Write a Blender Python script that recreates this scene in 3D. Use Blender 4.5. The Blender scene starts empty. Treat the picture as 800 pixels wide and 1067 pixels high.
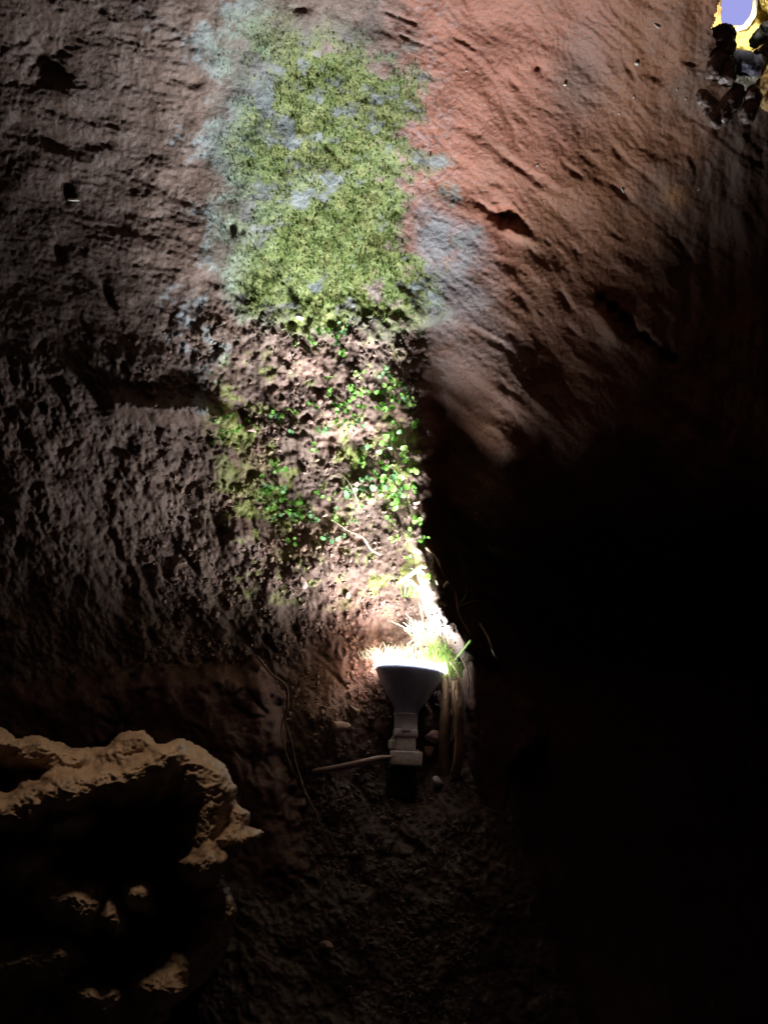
import bpy, bmesh, math, random
import numpy as np
from mathutils import Vector, Matrix
random.seed(7); RNG = np.random.default_rng(11)
sc = bpy.context.scene
COL = sc.collection
F = 1301.0
PITCH = math.radians(16)
CAM = np.array([0.0, 0.0, 1.25])
RT = np.array([1.0, 0, 0]); FW = np.array([0, math.cos(PITCH), math.sin(PITCH)]); UP = np.array([0, -math.sin(PITCH), math.cos(PITCH)])

def P(u, v, D):                      # camera-frame coordinates to world metres
    u = np.asarray(u, float); v = np.asarray(v, float); D = np.asarray(D, float)
    return CAM + D[..., None]*FW + ((u-400)/F*D)[..., None]*RT + ((533.5-v)/F*D)[..., None]*UP
def PV(u, v, D): return Vector(P(u, v, D))

# ---------------------------------------------------------------- numpy noise
_perm = np.random.default_rng(3).permutation(256); _perm = np.concatenate([_perm]*3)
_g = np.random.default_rng(5).normal(size=(256, 3)); _g /= np.linalg.norm(_g, axis=1)[:, None]
def perlin(x, y, z=None):
    x = np.asarray(x, float); y = np.asarray(y, float)
    z = np.zeros_like(x)+0.37 if z is None else np.broadcast_to(np.asarray(z, float), x.shape)
    xi = np.floor(x).astype(int); yi = np.floor(y).astype(int); zi = np.floor(z).astype(int)
    xf, yf, zf = x-xi, y-yi, z-zi
    w = lambda t: t*t*t*(t*(t*6-15)+10)
    a, b, c = w(xf), w(yf), w(zf)
    def gr(dx, dy, dz):
        h = _perm[(_perm[(_perm[(xi+dx) & 255]+yi+dy) & 255]+zi+dz) & 255]
        g = _g[h]
        return g[..., 0]*(xf-dx)+g[..., 1]*(yf-dy)+g[..., 2]*(zf-dz)
    L = lambda p, q, t: p+t*(q-p)
    return L(L(L(gr(0,0,0), gr(1,0,0), a), L(gr(0,1,0), gr(1,1,0), a), b),
             L(L(gr(0,0,1), gr(1,0,1), a), L(gr(0,1,1), gr(1,1,1), a), b), c)*1.6
def fbm(x, y, z=None, o=4, ridge=False, gain=.5):
    s = 0; A = 1; f = 1; n = 0
    for k in range(o):
        p = perlin(x*f+17.3*k, y*f-9.1*k, None if z is None else z*f+3.3*k)
        s = s+A*((1-2*np.abs(p)) if ridge else p); n += A; A *= gain; f *= 2.03
    return s/n
def rot(u, v, deg, su, sv):          # coordinates along/across a direction
    a = math.radians(deg); c, s = math.cos(a), math.sin(a)
    return (u*c+v*s)/su, (-u*s+v*c)/sv
def worley(x, y, seed=0):
    xi = np.floor(x).astype(int); yi = np.floor(y).astype(int)
    d1 = np.full(x.shape, 9.0); d2 = d1.copy(); idc = np.zeros(x.shape)
    for dx in (-1, 0, 1):
        for dy in (-1, 0, 1):
            cx, cy = xi+dx, yi+dy
            h = _perm[(_perm[(cx+seed) & 255]+cy) & 255]; h2 = _perm[h+7]
            px = cx+h/256.0; py = cy+h2/256.0
            d = np.hypot(x-px, y-py)
            n = d < d1
            d2 = np.where(n, d1, np.minimum(d2, d)); idc = np.where(n, _perm[h2+31]/256.0, idc); d1 = np.minimum(d1, d)
    return d1, d2, idc
def ss(x, a, b):
    t = np.clip((x-a)/(b-a), 0, 1); return t*t*(3-2*t)
def bell(u, v, cu, cv, ru, rv, deg=0):
    a, b = rot(u-cu, v-cv, deg, ru, rv); return np.exp(-(a*a+b*b))
def seg(u, v, pts):                  # distance to a polyline
    d = np.full(np.shape(u), 1e9)
    for (x0, y0), (x1, y1) in zip(pts[:-1], pts[1:]):
        L2 = (x1-x0)**2+(y1-y0)**2
        t = np.clip(((u-x0)*(x1-x0)+(v-y0)*(y1-y0))/L2, 0, 1)
        d = np.minimum(d, np.hypot(u-x0-t*(x1-x0), v-y0-t*(y1-y0)))
    return d
def inside(u, v, poly):
    r = np.zeros(np.shape(u), bool); n = len(poly)
    for i in range(n):
        x0, y0 = poly[i]; x1, y1 = poly[(i+1) % n]
        c = ((y0 > v) != (y1 > v)) & (u < (x1-x0)*(v-y0)/((y1-y0) if y1 != y0 else 1e-9)+x0)
        r ^= c
    return r

# ---------------------------------------------------------------- object helpers
def tag(o, label=None, cat=None, group=None, kind=None):
    if label: o['label'] = label
    if cat: o['category'] = cat
    if group: o['group'] = group
    if kind: o['kind'] = kind
    return o
def link(o, parent=None):
    COL.objects.link(o)
    if parent: o.parent = parent
    return o
def mesh_obj(name, verts, faces, mat, parent=None, smooth=True, colors=None):
    me = bpy.data.meshes.new(name)
    verts = np.asarray(verts, np.float32); 
    if isinstance(faces, np.ndarray):
        k = faces.shape[1]; n = len(faces)
        me.vertices.add(len(verts)); me.vertices.foreach_set('co', verts.ravel())
        me.loops.add(n*k); me.loops.foreach_set('vertex_index', faces.astype(np.int32).ravel())
        me.polygons.add(n); me.polygons.foreach_set('loop_start', np.arange(0, n*k, k, dtype=np.int32))
        me.update(calc_edges=True)
    else:
        me.from_pydata([tuple(map(float, p)) for p in verts], [], [list(map(int, f)) for f in faces])
    me.polygons.foreach_set('use_smooth', [smooth]*len(me.polygons))
    if colors is not None:
        a = me.color_attributes.new('albedo', 'FLOAT_COLOR', 'POINT')
        c = np.ones((len(verts), 4), np.float32); c[:, :3] = colors
        a.data.foreach_set('color', c.ravel())
    me.materials.append(mat); me.update()
    return link(bpy.data.objects.new(name, me), parent)
def empty(name, loc):
    o = bpy.data.objects.new(name, None); o.location = loc; o.empty_display_size = .03
    return link(o)

# ---------------------------------------------------------------- materials
def mat(name, color, rough=.7, attr=False, bump=.0, scale=60, var=.0, spec=.4, emit=None, estr=0, metallic=0, coat=0, scale2=None, trans=0, det=8):
    m = bpy.data.materials.new(name); m.use_nodes = True; nt = m.node_tree; N = nt.nodes; Lk = nt.links
    b = N['Principled BSDF']; b.inputs['Roughness'].default_value = rough
    b.inputs['Specular IOR Level'].default_value = spec; b.inputs['Metallic'].default_value = metallic
    b.inputs['Coat Weight'].default_value = coat; b.inputs['Coat Roughness'].default_value = .25
    tc = N.new('ShaderNodeTexCoord')
    if attr:
        a = N.new('ShaderNodeAttribute'); a.attribute_name = 'albedo'; src = a.outputs['Color']
    else:
        r = N.new('ShaderNodeRGB'); r.outputs[0].default_value = (*color, 1); src = r.outputs[0]
    if var:
        n = N.new('ShaderNodeTexNoise'); n.inputs['Scale'].default_value = scale2 or scale*.7; n.inputs['Detail'].default_value = 6
        Lk.new(tc.outputs['Object'], n.inputs['Vector'])
        mr = N.new('ShaderNodeMapRange'); mr.inputs[1].default_value = .3; mr.inputs[2].default_value = .7
        mr.inputs[3].default_value = 1-var; mr.inputs[4].default_value = 1+var
        Lk.new(n.outputs['Fac'], mr.inputs[0])
        mx = N.new('ShaderNodeVectorMath'); mx.operation = 'SCALE'
        Lk.new(src, mx.inputs[0]); Lk.new(mr.outputs[0], mx.inputs['Scale']); src = mx.outputs[0]
        rr = N.new('ShaderNodeMapRange'); rr.inputs[1].default_value = .35; rr.inputs[2].default_value = .65
        rr.inputs[3].default_value = max(.1, rough-.18); rr.inputs[4].default_value = min(1, rough+.15)
        Lk.new(n.outputs['Fac'], rr.inputs[0]); Lk.new(rr.outputs[0], b.inputs['Roughness'])
    Lk.new(src, b.inputs['Base Color'])
    if bump:
        n2 = N.new('ShaderNodeTexNoise'); n2.inputs['Scale'].default_value = scale; n2.inputs['Detail'].default_value = det; n2.inputs['Roughness'].default_value = .62
        Lk.new(tc.outputs['Object'], n2.inputs['Vector'])
        bp = N.new('ShaderNodeBump'); bp.inputs['Strength'].default_value = 1; bp.inputs['Distance'].default_value = bump
        Lk.new(n2.outputs['Fac'], bp.inputs['Height']); Lk.new(bp.outputs[0], b.inputs['Normal'])
    if emit:
        b.inputs['Emission Color'].default_value = (*emit, 1); b.inputs['Emission Strength'].default_value = estr
    if trans:
        t = N.new('ShaderNodeBsdfTranslucent'); Lk.new(src, t.inputs['Color'])
        mxs = N.new('ShaderNodeMixShader'); mxs.inputs[0].default_value = trans
        Lk.new(b.outputs[0], mxs.inputs[1]); Lk.new(t.outputs[0], mxs.inputs[2]); Lk.new(mxs.outputs[0], N['Material Output'].inputs['Surface'])
    return m
M_wall = mat('damp_rock', (0,0,0), .58, attr=True, bump=.0022, scale=150, var=.25, spec=.22, scale2=220)
M_slab = mat('red_brown_rock', (.085,.042,.034), .7, bump=.003, scale=90, var=.3, spec=.35)
M_flow = mat('tan_flowstone', (.30,.20,.125), .55, bump=.0022, scale=120, var=.3, spec=.5, scale2=40)
M_stone = mat('pinkish_stone', (.42,.30,.25), .7, bump=.001, scale=200, var=.2)
M_pale = mat('pale_stone', (.5,.5,.46), .6, bump=.001, scale=200, var=.2)
M_grav = mat('soil_crumbs', (.14,.09,.07), .75, attr=True, bump=.0008, scale=300)
M_moss = mat('moss_tips', (0,0,0), .8, attr=True, trans=.3)
M_leaf = mat('seedling_leaf', (.13,.32,.045), .6, var=.25, scale=300, trans=.35)
M_leaf2 = mat('seedling_leaf_pale', (.23,.37,.09), .6, var=.25, scale=300, trans=.35)
M_leaf3 = mat('seedling_leaf_bluish', (.13,.29,.11), .6, var=.25, scale=300, trans=.35)
M_root = mat('pale_root', (.55,.49,.34), .7, bump=.001, scale=300, var=.2, trans=.25)
M_bark = mat('brown_root', (.26,.17,.11), .75, bump=.0015, scale=200, var=.3)
M_slabroot = mat('dusty_brown_root', (.15,.10,.07), .8, bump=.0015, scale=200, var=.3)
M_stem = mat('pale_yellow_stem', (.50,.50,.22), .6, var=.25, scale=80, trans=.4)
M_glass = mat('dark_grey_reflector_glass', (.33,.36,.52), .36, var=.12, scale=30, spec=.4)
M_neck = mat('grey_neck', (.34,.34,.38), .4, var=.1, scale=60)
M_sock = mat('dusty_socket', (.5,.45,.45), .65, bump=.0006, scale=250, var=.25)
M_lens = mat('lit_lens', (.9,.9,.9), .3, emit=(1,.97,.93), estr=14)
M_rim = mat('glowing_lens_rim', (.9,.9,.9), .3, emit=(1,.97,.95), estr=26)
M_black = mat('black_mount_and_gaps', (.012,.012,.012), .6, bump=.001, scale=120)
M_cable = mat('dusty_pink_cable', (.33,.24,.235), .5, var=.25, scale=70, bump=.0005)
M_yel = mat('yellow_mossy_rock', (.55,.42,.12), .8, bump=.004, scale=120, var=.35, scale2=60)
M_yrock = mat('ochre_rock', (.55,.36,.14), .8, bump=.004, scale=100, var=.3, scale2=50)
M_knob = mat('brown_knob_rock', (.115,.082,.07), .34, bump=.002, scale=120, var=.25)
M_viol = mat('grey_violet_rock', (.09,.09,.13), .5, bump=.002, scale=120, var=.2)
M_sky = mat('pale_violet_sky', (0,0,0), 1, spec=0, emit=(.36,.37,.82), estr=1.0)
M_glare_rim = mat('overexposed_rim', (.55,.52,.50), .8, bump=.002, scale=120)  # overexposed edge of the sky patch, painted as a pale colour
M_hole = mat('backing_rock', (.05,.04,.035), .9, bump=.004, scale=60)

# ---------------------------------------------------------------- the cave wall's shape
HOLE = [(742,34),(748,10),(752,-60),(860,-60),(880,60),(840,120),(800,112),(786,100),(775,98),(764,84),(752,62)]
def depth(u, v, fine=True):
    s = (690-v)/650
    D = np.where(v < 690, 2.095-.36*np.maximum(s, 0)**2.0, 2.095-.62*np.maximum(-s, 0)**1.1)
    # soil floor and niche behind the lamp
    t = np.maximum(u-440, 0)/360
    D = D-.07*t*np.clip(s, 0, 1.6)**1.5
    wob = 9*perlin(u*0+v/38, v*0+2.0)
    R = ss(v, 500, 780)
    D = D-.09*np.exp(-((v-490)/150)**2)*ss(u, 452, 540)
    edge = 442+wob+np.maximum(v-540, 0)*.30
    D = D+.03*ss(v, 340, 500)*ss(u, edge-4, edge+26)+R*.36*ss(u, edge, edge+330)
    D = D+.10*ss(v, 430, 640)*ss(u, 470, 640)
    # lip of soil standing proud at the right edge of the rubble
    Dr = np.interp(v, [250, 350, 450, 520, 560, 590, 620, 650, 680, 705], [2.0, 2.0, 2.0, 2.0, 1.996, 1.987, 1.980, 1.977, 1.992, 2.03])+.004*perlin(v/17, u/40, 2.2)
    lip = np.exp(-(np.abs(u-edge+8-14*ss(v, 635, 690))/21)**2.6)*ss(v, 330, 430)*(1-ss(v, 692, 722))
    D = D+np.minimum(Dr-D, 0)*lip
    # left flank
    D = D+.02*ss(400-u, 100, 380)*(1-ss(v, 200, 400))-.12*ss(400-u, 90, 460)*ss(v, -250, 600)
    # outside the picture the cave closes round the viewer
    D = D-.9*ss(-u, 60, 900)-.8*ss(u, 900, 1750)-.55*ss(-v, 30, 700)
    if not fine: return D
    # masks
    mossz = ss(v+.12*(u-330), 345, 300)*ss(u, 170, 260)*(1-ss(u-.05*v, 425, 450))
    right = ss(u, edge-6, edge+14)*1.0
    sw = ss(v, 290, 350); right = (1-sw)*ss(u-.06*v, 405, 445)+sw*right
    rough = (1-right)*ss(v-.25*(230-u)*(u < 230), 250, 370)
    left = (1-right)*(1-rough)
    # broad undulation
    D = D+.020*fbm(u/150, v/150, o=3)+.006*fbm(u/45, v/60, o=2)
    # rubble and soil: clods
    a, b = rot(u, v, 62, 1, 1)
    jx = 7*perlin(u/16, v/16, 5.5); jy = 7*perlin(u/16, v/16, 9.5)
    w1, w2, wi = worley((a+jx)/26, (b+jy)/15)
    w3, w4, wj = worley((a+jy)/11+9, (b+jx)/7+3, 40)
    clod = (w2-w1)*.5+(wi-.5)*.6
    clod2 = (w4-w3)*.5+(wj-.5)*.7
    big = fbm(a/60, b/34, o=4)
    dome = lambda w: np.sqrt(np.clip(1-(w/.62)**2, 0, 1))
    mk = ss(perlin(u/34, v/34, 12.5), -.25, .35)
    D = D-rough*(.0038*dome(w1)*(.4+wi)*mk+.0026*dome(w3)*(.2+wj)+.013*big+.0042*fbm(a/10, b/6, 3.3, o=4, gain=.6)+.0028*fbm(a/4.5, b/3, 7.3, o=2))
    D = D+rough*.016*np.maximum(0, perlin(a/22+5, b/15)-.36)*1.6
    # upper left: streaked damp rock
    a, b = rot(u, v, 24, 1, 1)
    D = D-left*(1-mossz)*(.010*fbm(a/60, b/26, o=4)+.0020*fbm(a/13, b/7, o=3, ridge=True)+.0012*fbm(a/4.5, b/3.5, o=2)+.0025*clod2*ss(perlin(u/60, v/60, 3.2), -.1, .3))
    # moss cushions
    a, b = rot(u, v, 55, 1, 1)
    D = D-mossz*(.0045*fbm(a/28, b/16, o=4)+.0012*fbm(a/6, b/3.2, o=2))
    # right wall: smooth scoured rock with slanting ripples
    a, b = rot(u, v, 42, 1, 1)
    warp = 14*perlin(u/70, v/70, 7.7)
    rip = fbm(a/95, (b+warp)/20, 1.5, o=4)
    D = D-right*(.0038*rip+.0014*fbm(a/24, (b+warp)/7, 4.2, o=3)+.0006*fbm(u/3.4, v/3.4, 6.2, o=2)+.0010*fbm(a/8, b/6, 2.2, o=2, ridge=True))
    D = D+right*.0035*ss(perlin(a/40+3, (b+warp)/16, 8.8), .3, .8)
    D = D-right*.02*ss(v, 330, 420)*fbm(a/120, b/46, 5, o=3)
    D = D-right*ss(u, 640, 760)*.018*fbm(u/40, v/110, 3.3, o=4)          # fluted curtain at far right
    # named dents, cracks and ledges (positive = deeper)
    D = D+.026*bell(u+6*perlin(u/10, v/10), v+6*perlin(u/8, v/8, 5), 527, 226, 13, 7, 25)-.010*bell(u, v, 540, 243, 22, 6, 25)+.005*bell(u, v, 503, 214, 10, 3, 35)
    cr = seg(u+3*perlin(u/9, v/9), v+3*perlin(u/9, v/9, 3), [(628,312),(645,330),(662,348),(682,360),(700,376)])
    D = D+.028*np.exp(-(cr/(5+3*perlin(u/11, v/11, 2)))**2)*(.5+.5*ss(perlin(u/13, v/13, 7), -.4, .2))-.014*bell(u, v, 634, 338, 10, 26, -38)
    for pts, w, dd in (([(402,12),(414,16),(432,24)], 2, .0025), ([(418,36),(430,42),(446,48)], 2, .0025), ([(340,150),(352,165),(362,172)], 3, .003),
                       ([(640,60),(662,75),(690,80)], 6, .0025), ([(585,168),(606,182)], 5, .0015), ([(560,190),(590,200)], 6, .002), ([(470,128),(495,140)], 4, .0012),
                       ([(150,70),(175,80),(205,84)], 8, .006), ([(20,130),(60,150),(110,150)], 8, .005)):
        D = D+dd*np.exp(-(seg(u+2*perlin(u/7, v/7), v, pts)/w)**2)
    D = D+.022*bell(u+5*perlin(u/12, v/12), v+6*perlin(u/12, v/12, 4), 48, 58, 15, 24, -35)-.014*bell(u, v, 62, 98, 26, 12, 20)
    for cu, cv, ru, rv, dg, dd in ((242,237,4,7,-10,.011),(252,240,3,5,-10,.006),(70,197,6,10,-15,.025),(112,308,4,14,-25,.02),(225,362,4,7,0,.02),(305,337,7,5,0,.010),
                                   (250,432,8,14,-20,.022),(345,335,6,6,0,.012),(440,345,8,9,0,.014),(60,262,4,9,-20,.014),(315,8,9,4,0,.006),(560,70,3,3,0,.008)):
        D = D+dd*bell(u, v, cu, cv, ru, rv, dg)
    D = D-.030*np.exp(-(seg(u, v+4*perlin(u/14, v/14), [(120,418),(160,428),(205,426),(240,440)])/10)**2)
    D = D-.02*bell(u, v, 330, 590, 30, 22, 20)-.02*bell(u, v, 250, 560, 26, 14, 40)
    # niche: soil bank either side of the lamp
    D = D-.05*bell(u, v, 335, 745, 30, 50, 20)-.03*bell(u, v, 460, 660, 16, 40)
    D = D+.05*bell(u, v, 425, 800, 42, 40)
    return D
def albedo(u, v):
    C = lambda r, g, b: np.array([r, g, b])
    def mix(A, B, m): return A+(B-A)*m[..., None]
    wob = 9*perlin(u*0+v/38, v*0+2.0)
    edge = 442+wob+np.maximum(v-540, 0)*.30
    n1 = fbm(u/60, v/60, 1.1, o=5); n2 = fbm(u/22, v/22, 6.1, o=4); n3 = fbm(u/7, v/7, 2.7, o=3)
    base = np.broadcast_to(C(.108,.072,.056), u.shape+(3,)).copy()
    base = mix(base, C(.165,.115,.094), ss(n2+.4*n3, -.1, .4))
    base = mix(base, C(.055,.038,.034), ss(n1-.6*n2, .15, .5)*.6)
    base = mix(base, C(.055,.036,.029), ss(230-u+50*n1, 0, 130)*(1-.6*ss(v, 380, 500))*.85)  # far left dimmed in the colour where the beam fades
    # pale grey-blue lichen film
    lich = ss(n1*.8+.7*n2+.30*n3-.22+.75*bell(u, v, 245, 130, 60, 170, 0)+.45*bell(u, v, 205, 330, 50, 80)+.25*bell(u, v, 240, 590, 60, 60)-.4*ss(v, 420, 520), .22, .55)*(1-ss(v, 560, 680))
    base = mix(base, C(.19,.22,.24), lich*.8*(1-ss(u, 380, 440)))
    # reddish right wall
    rm = np.where(v < 330, ss(u-.05*v+30*n2+26*n1, 395, 445), ss(u, edge-4, edge+6))
    sw = ss(v, 290, 350); rm = (1-sw)*ss(u-.05*v+30*n2+26*n1, 395, 445)+sw*ss(u, edge-6, edge+8)
    red = np.broadcast_to(C(.25,.098,.062), u.shape+(3,)).copy()
    red = mix(red, C(.19,.078,.05), ss(n1+.3*n2, -.1, .5)*.7)
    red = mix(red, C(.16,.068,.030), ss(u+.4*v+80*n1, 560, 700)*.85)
    red = mix(red, C(.062,.038,.027), ss(u+.25*v+80*n1+30*n2, 690, 800)*.9)  # beam falloff toward the lower right painted into the colour
    red = mix(red, C(.10,.075,.065), bell(u, v, 605, 75, 30, 60, 10)*.6)
    red = mix(red, C(.36,.17,.05), bell(u, v, 702, 205, 12, 12)*.5)
    red = mix(red, C(.30,.34,.38), ss(n3+.5*n2, -.1, .5)*.25*ss(500-u, 0, 60))
    # blue-grey band beside the moss
    bl = ss(v, 190, 240)*(1-ss(v, 390, 450))*ss(u, 425, 445)*(1-ss(u-(v-200)*.50+30*n1, 446, 482))
    red = mix(red, C(.20,.25,.285), bl*ss(n2+.5*n3, -.8, .1)*.95)
    red = mix(red, C(.115,.055,.034), ss(v+40*n1, 150, 400)*.9)  # shade over the middle of the right wall painted as darker brown
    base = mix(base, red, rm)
    # moss film
    mz = ss(345-(v-.06*(u-330))+40*n2+30*n1, -10, 26)*ss(u+24*n2+30*n1, 200, 280)*(1-ss(u+75*ss(110-v, 0, 110)-.05*v+100*n2+110*n1+18*n3, 405, 445))*ss(v+40*n1+30*n2, -10, 80)
    mo = mz*ss(n2*1.1+n1*.9+.5*n3+.30+.5*bell(u, v, 350, 250, 90, 70)-.2*bell(u, v, 285, 170, 50, 60)+.3*bell(u, v, 410, 80, 40, 40)+.05, -.12, .45)
    base = mix(base, C(.17,.215,.22), mz*(1-mo)*.8)
    mc = mix(np.broadcast_to(C(.10,.150,.032), u.shape+(3,)), C(.17,.20,.058), ss(n3+n2, -.2, .5))
    mc = mix(mc, C(.12,.19,.12), ss(-n1+.5*n2+(300-u)/150, .0, .7)*.7)
    base = mix(base, mc, mo*.92)
    # green film on the rubble
    gz = ss(v, 330, 400)*(1-ss(v, 600, 660))*ss(u, 200, 250)*(1-ss(u, edge-14, edge-4))
    base = mix(base, C(.19,.23,.055), gz*ss(n2+.6*n3+.12+.4*n1+.6*bell(u, v, 262, 500, 30, 80, -25)+.4*bell(u, v, 235, 440, 16, 18)+.25*bell(u, v, 390, 500, 50, 60)-.1, .15, .5)*.8)
    base = mix(base, C(.30,.19,.15), gz*ss(n1-n2*.5+.6*bell(u, v, 340, 560, 50, 30)+.3*bell(u, v, 330, 400, 60, 60), .1, .5)*.6)
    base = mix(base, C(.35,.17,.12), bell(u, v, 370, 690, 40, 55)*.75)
    base = mix(base, C(.065,.046,.040), ss(v, 740, 830)*.8)  # unlit soil below the lamp, its dimness put into the colour
    base = mix(base, C(.075,.05,.038), ss(u-.25*(v-600), 434, 446)*ss(v, 520, 560)*(1-ss(v, 690, 710)))  # ridge darkened in colour to hold down the lamp glow
    return np.clip(base, 0, 1), mo
def axis(lo, a, b, hi, st, co):
    out = [a]; x = a; d = st
    while x > lo: d = min(d*1.12, co); x -= d; out.append(x)
    out = out[::-1]; out += list(np.arange(a+st, b, st)); x = out[-1]; d = st
    while x < hi: d = min(d*1.12, co); x += d; out.append(x)
    return np.array(out)
us = axis(-1100, -14, 814, 2000, 1.55, 24); vs = axis(-900, -14, 1080, 1800, 1.55, 24)
U, V = np.meshgrid(us, vs)
DD = depth(U, V)
# near-field clearance for the lamp's own mount
W = P(U, V, DD)
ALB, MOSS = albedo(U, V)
ny, nx = U.shape
idx = np.arange(nx*ny).reshape(ny, nx)
q = np.stack([idx[1:, :-1], idx[1:, 1:], idx[:-1, 1:], idx[:-1, :-1]], -1).reshape(-1, 4)
cu = (U[1:, :-1]+U[1:, 1:]).ravel()/2; cv = (V[1:, :-1]+V[:-1, :-1]).ravel()/2
hw = 2.5*perlin(cu/6, cv/6)
keep = ~inside(cu+hw, cv+hw, HOLE)
uc, vc = cu, cv
GROUND = (vc > 800) & keep
wallf = q[keep & (vc <= 800)]; soilf = q[GROUND]
def sub(faces):
    used, inv = np.unique(faces, return_inverse=True)
    return W.reshape(-1, 3)[used], inv.reshape(faces.shape), ALB.reshape(-1, 3)[used]
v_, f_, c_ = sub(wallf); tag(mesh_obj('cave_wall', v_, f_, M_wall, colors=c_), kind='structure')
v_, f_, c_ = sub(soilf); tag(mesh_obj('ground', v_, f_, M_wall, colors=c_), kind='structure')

def D_at(u, v):
    return float(depth(np.array([[float(u)]]), np.array([[float(v)]]))[0, 0])

# ---------------------------------------------------------------- rock slabs
def slab(name, poly, Dfun, thick, r, material, step=2.2, namp=5, disp=.006, skirt=.12):
    xs = [p[0] for p in poly]; ys = [p[1] for p in poly]
    uu, vv = np.meshgrid(np.arange(min(xs)-8, max(xs)+8, step), np.arange(min(ys)-8, max(ys)+8, step))
    ju = namp*fbm(uu/26, vv/26, 3.1, o=4); jv = namp*fbm(uu/26, vv/26, 8.1, o=4)
    ins = inside(uu+ju, vv+jv, poly)
    d = seg(uu+ju, vv+jv, poly+[poly[0]])
    d = np.where(ins, d, 0)
    k = 1-np.clip(d/r, 0, 1)
    D = Dfun(uu, vv)+thick*(1-np.sqrt(np.clip(1-k*k, 0, 1)))
    a, b = rot(uu, vv, 60, 1, 1)
    D = D-disp*(fbm(a/70, b/40, 2.2, o=5)*2+.25*fbm(a/9, b/7, 1.2, o=3, ridge=True))
    w1, w2, wi = worley(a/34+.3*perlin(a/20, b/20), b/22, 9)
    D = D+disp*.9*np.exp(-((w2-w1)/.08)**2)*ss(perlin(uu/50, vv/50, 4), 0, .3)
    pts = P(uu, vv, D); n_, m_ = uu.shape
    ix = np.arange(n_*m_).reshape(n_, m_)
    fs = np.stack([ix[1:, :-1], ix[1:, 1:], ix[:-1, 1:], ix[:-1, :-1]], -1).reshape(-1, 4)
    ki = ins.ravel()[fs].any(axis=1); fs = fs[ki]
    used, inv = np.unique(fs, return_inverse=True); inv = inv.reshape(fs.shape)
    vtx = pts.reshape(-1, 3)[used]
    # skirt going back into the wall so the slab is a closed solid
    e = {}
    for f in inv:
        for i in range(4):
            a_, b_ = f[i], f[(i+1) % 4]
            if (b_, a_) in e: del e[(b_, a_)]
            else: e[(a_, b_)] = 1
    back = vtx+(vtx-CAM)/np.linalg.norm(vtx-CAM, axis=1)[:, None]*skirt
    n = len(vtx)
    allf = [list(f) for f in inv]+[list(f[::-1]+n) for f in inv]+[[b_, a_, a_+n, b_+n] for (a_, b_) in e]
    return mesh_obj(name, np.concatenate([vtx, back]), allf, material)
polyL = [(-420,702),(-100,706),(60,700),(150,694),(262,688),(284,704),(300,745),(306,790),(326,850),(346,900),(338,935),(322,985),(300,1040),(290,1160),(-420,1200)]
SL = slab('rock_slab', polyL, lambda u, v: 1.985-.00042*np.maximum(v-700, 0)-.0001*(300-u), .10, 34, M_slab, 2.4, 20, .011)
tag(SL, 'broad dark red-brown rock slab left of the lamp, running down behind the knobbly formation', 'rock')
polyR = [(486,650),(500,668),(512,700),(534,712),(556,736),(574,768),(560,785),(538,805),(536,850),(520,866),(496,846),(486,800),(482,740),(480,690)]
SR = slab('rock_slab', polyR, lambda u, v: 2.0-.0002*(v-650)+.0004*(u-480), .09, 16, M_slab, 1.8, 4, .005)
tag(SR, 'narrow dark red rock slab standing upright just right of the lamp', 'rock')

# ---------------------------------------------------------------- remeshed blob rocks
def blobrock(name, balls, material, voxel, amp, nscale, parent=None, smooth=4, aniso=(1,1,1), fold=0):
    bm = bmesh.new()
    for (u, v, r, D, *e) in balls:
        c = PV(u, v, D); R = r/F*D
        sx, sy, sz, ang = e if e else (1, 1, 1, 0)
        m = Matrix.Translation(c) @ Matrix.Rotation(-math.radians(ang), 4, 'Y') @ Matrix.Diagonal((R*sx, R*sy, R*sz, 1))
        bmesh.ops.create_icosphere(bm, subdivisions=2, radius=1, matrix=m)
    me = bpy.data.meshes.new(name); bm.to_mesh(me); bm.free()
    o = bpy.data.objects.new(name, me); COL.objects.link(o)
    md = o.modifiers.new('r', 'REMESH'); md.mode = 'VOXEL'; md.voxel_size = voxel
    sm = o.modifiers.new('s', 'SMOOTH'); sm.iterations = smooth; sm.factor = .5
    bpy.context.view_layer.update()
    dg = bpy.context.evaluated_depsgraph_get()
    me2 = bpy.data.meshes.new_from_object(o.evaluated_get(dg)); 
    o.modifiers.clear(); o.data = me2; bpy.data.meshes.remove(me)
    n = len(me2.vertices); co = np.empty(n*3); me2.vertices.foreach_get('co', co); co = co.reshape(-1, 3)
    no = np.empty(n*3); me2.vertices.foreach_get('normal', no); no = no.reshape(-1, 3)
    x, y, z = (co/nscale/np.array(aniso)).T
    d = fbm(x, y, z, o=5)*1.3
    if fold: d = d+fold*fbm(x*1.3+2*d, y*1.3, z*1.3+1.5*d, o=3, ridge=True)
    co = co+no*(amp*d)[:, None]
    me2.vertices.foreach_set('co', co.astype(np.float32).ravel())
    me2.polygons.foreach_set('use_smooth', [True]*len(me2.polygons))
    me2.materials.clear(); me2.materials.append(material); me2.name = name; me2.update()
    if parent: o.parent = parent
    return o
def rough_chain(pts, n=6):            # the same with uneven knuckles
    out = []
    for (u, v, r, D) in chain(pts, n):
        out.append((u+random.gauss(0, r*.22), v+random.gauss(0, r*.22), r*random.uniform(.6, 1.15), D+random.gauss(0, .012), random.uniform(.7, 1.5), 1, random.uniform(.7, 1.2), random.uniform(-60, 60)))
        if random.random() < .6: out.append((u+random.gauss(0, r*.6), v+random.uniform(0, r*.8), r*random.uniform(.3, .55), D-.008+random.gauss(0, .01), 1, 1, random.uniform(1, 1.6), random.uniform(-40, 40)))
    return out
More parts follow.
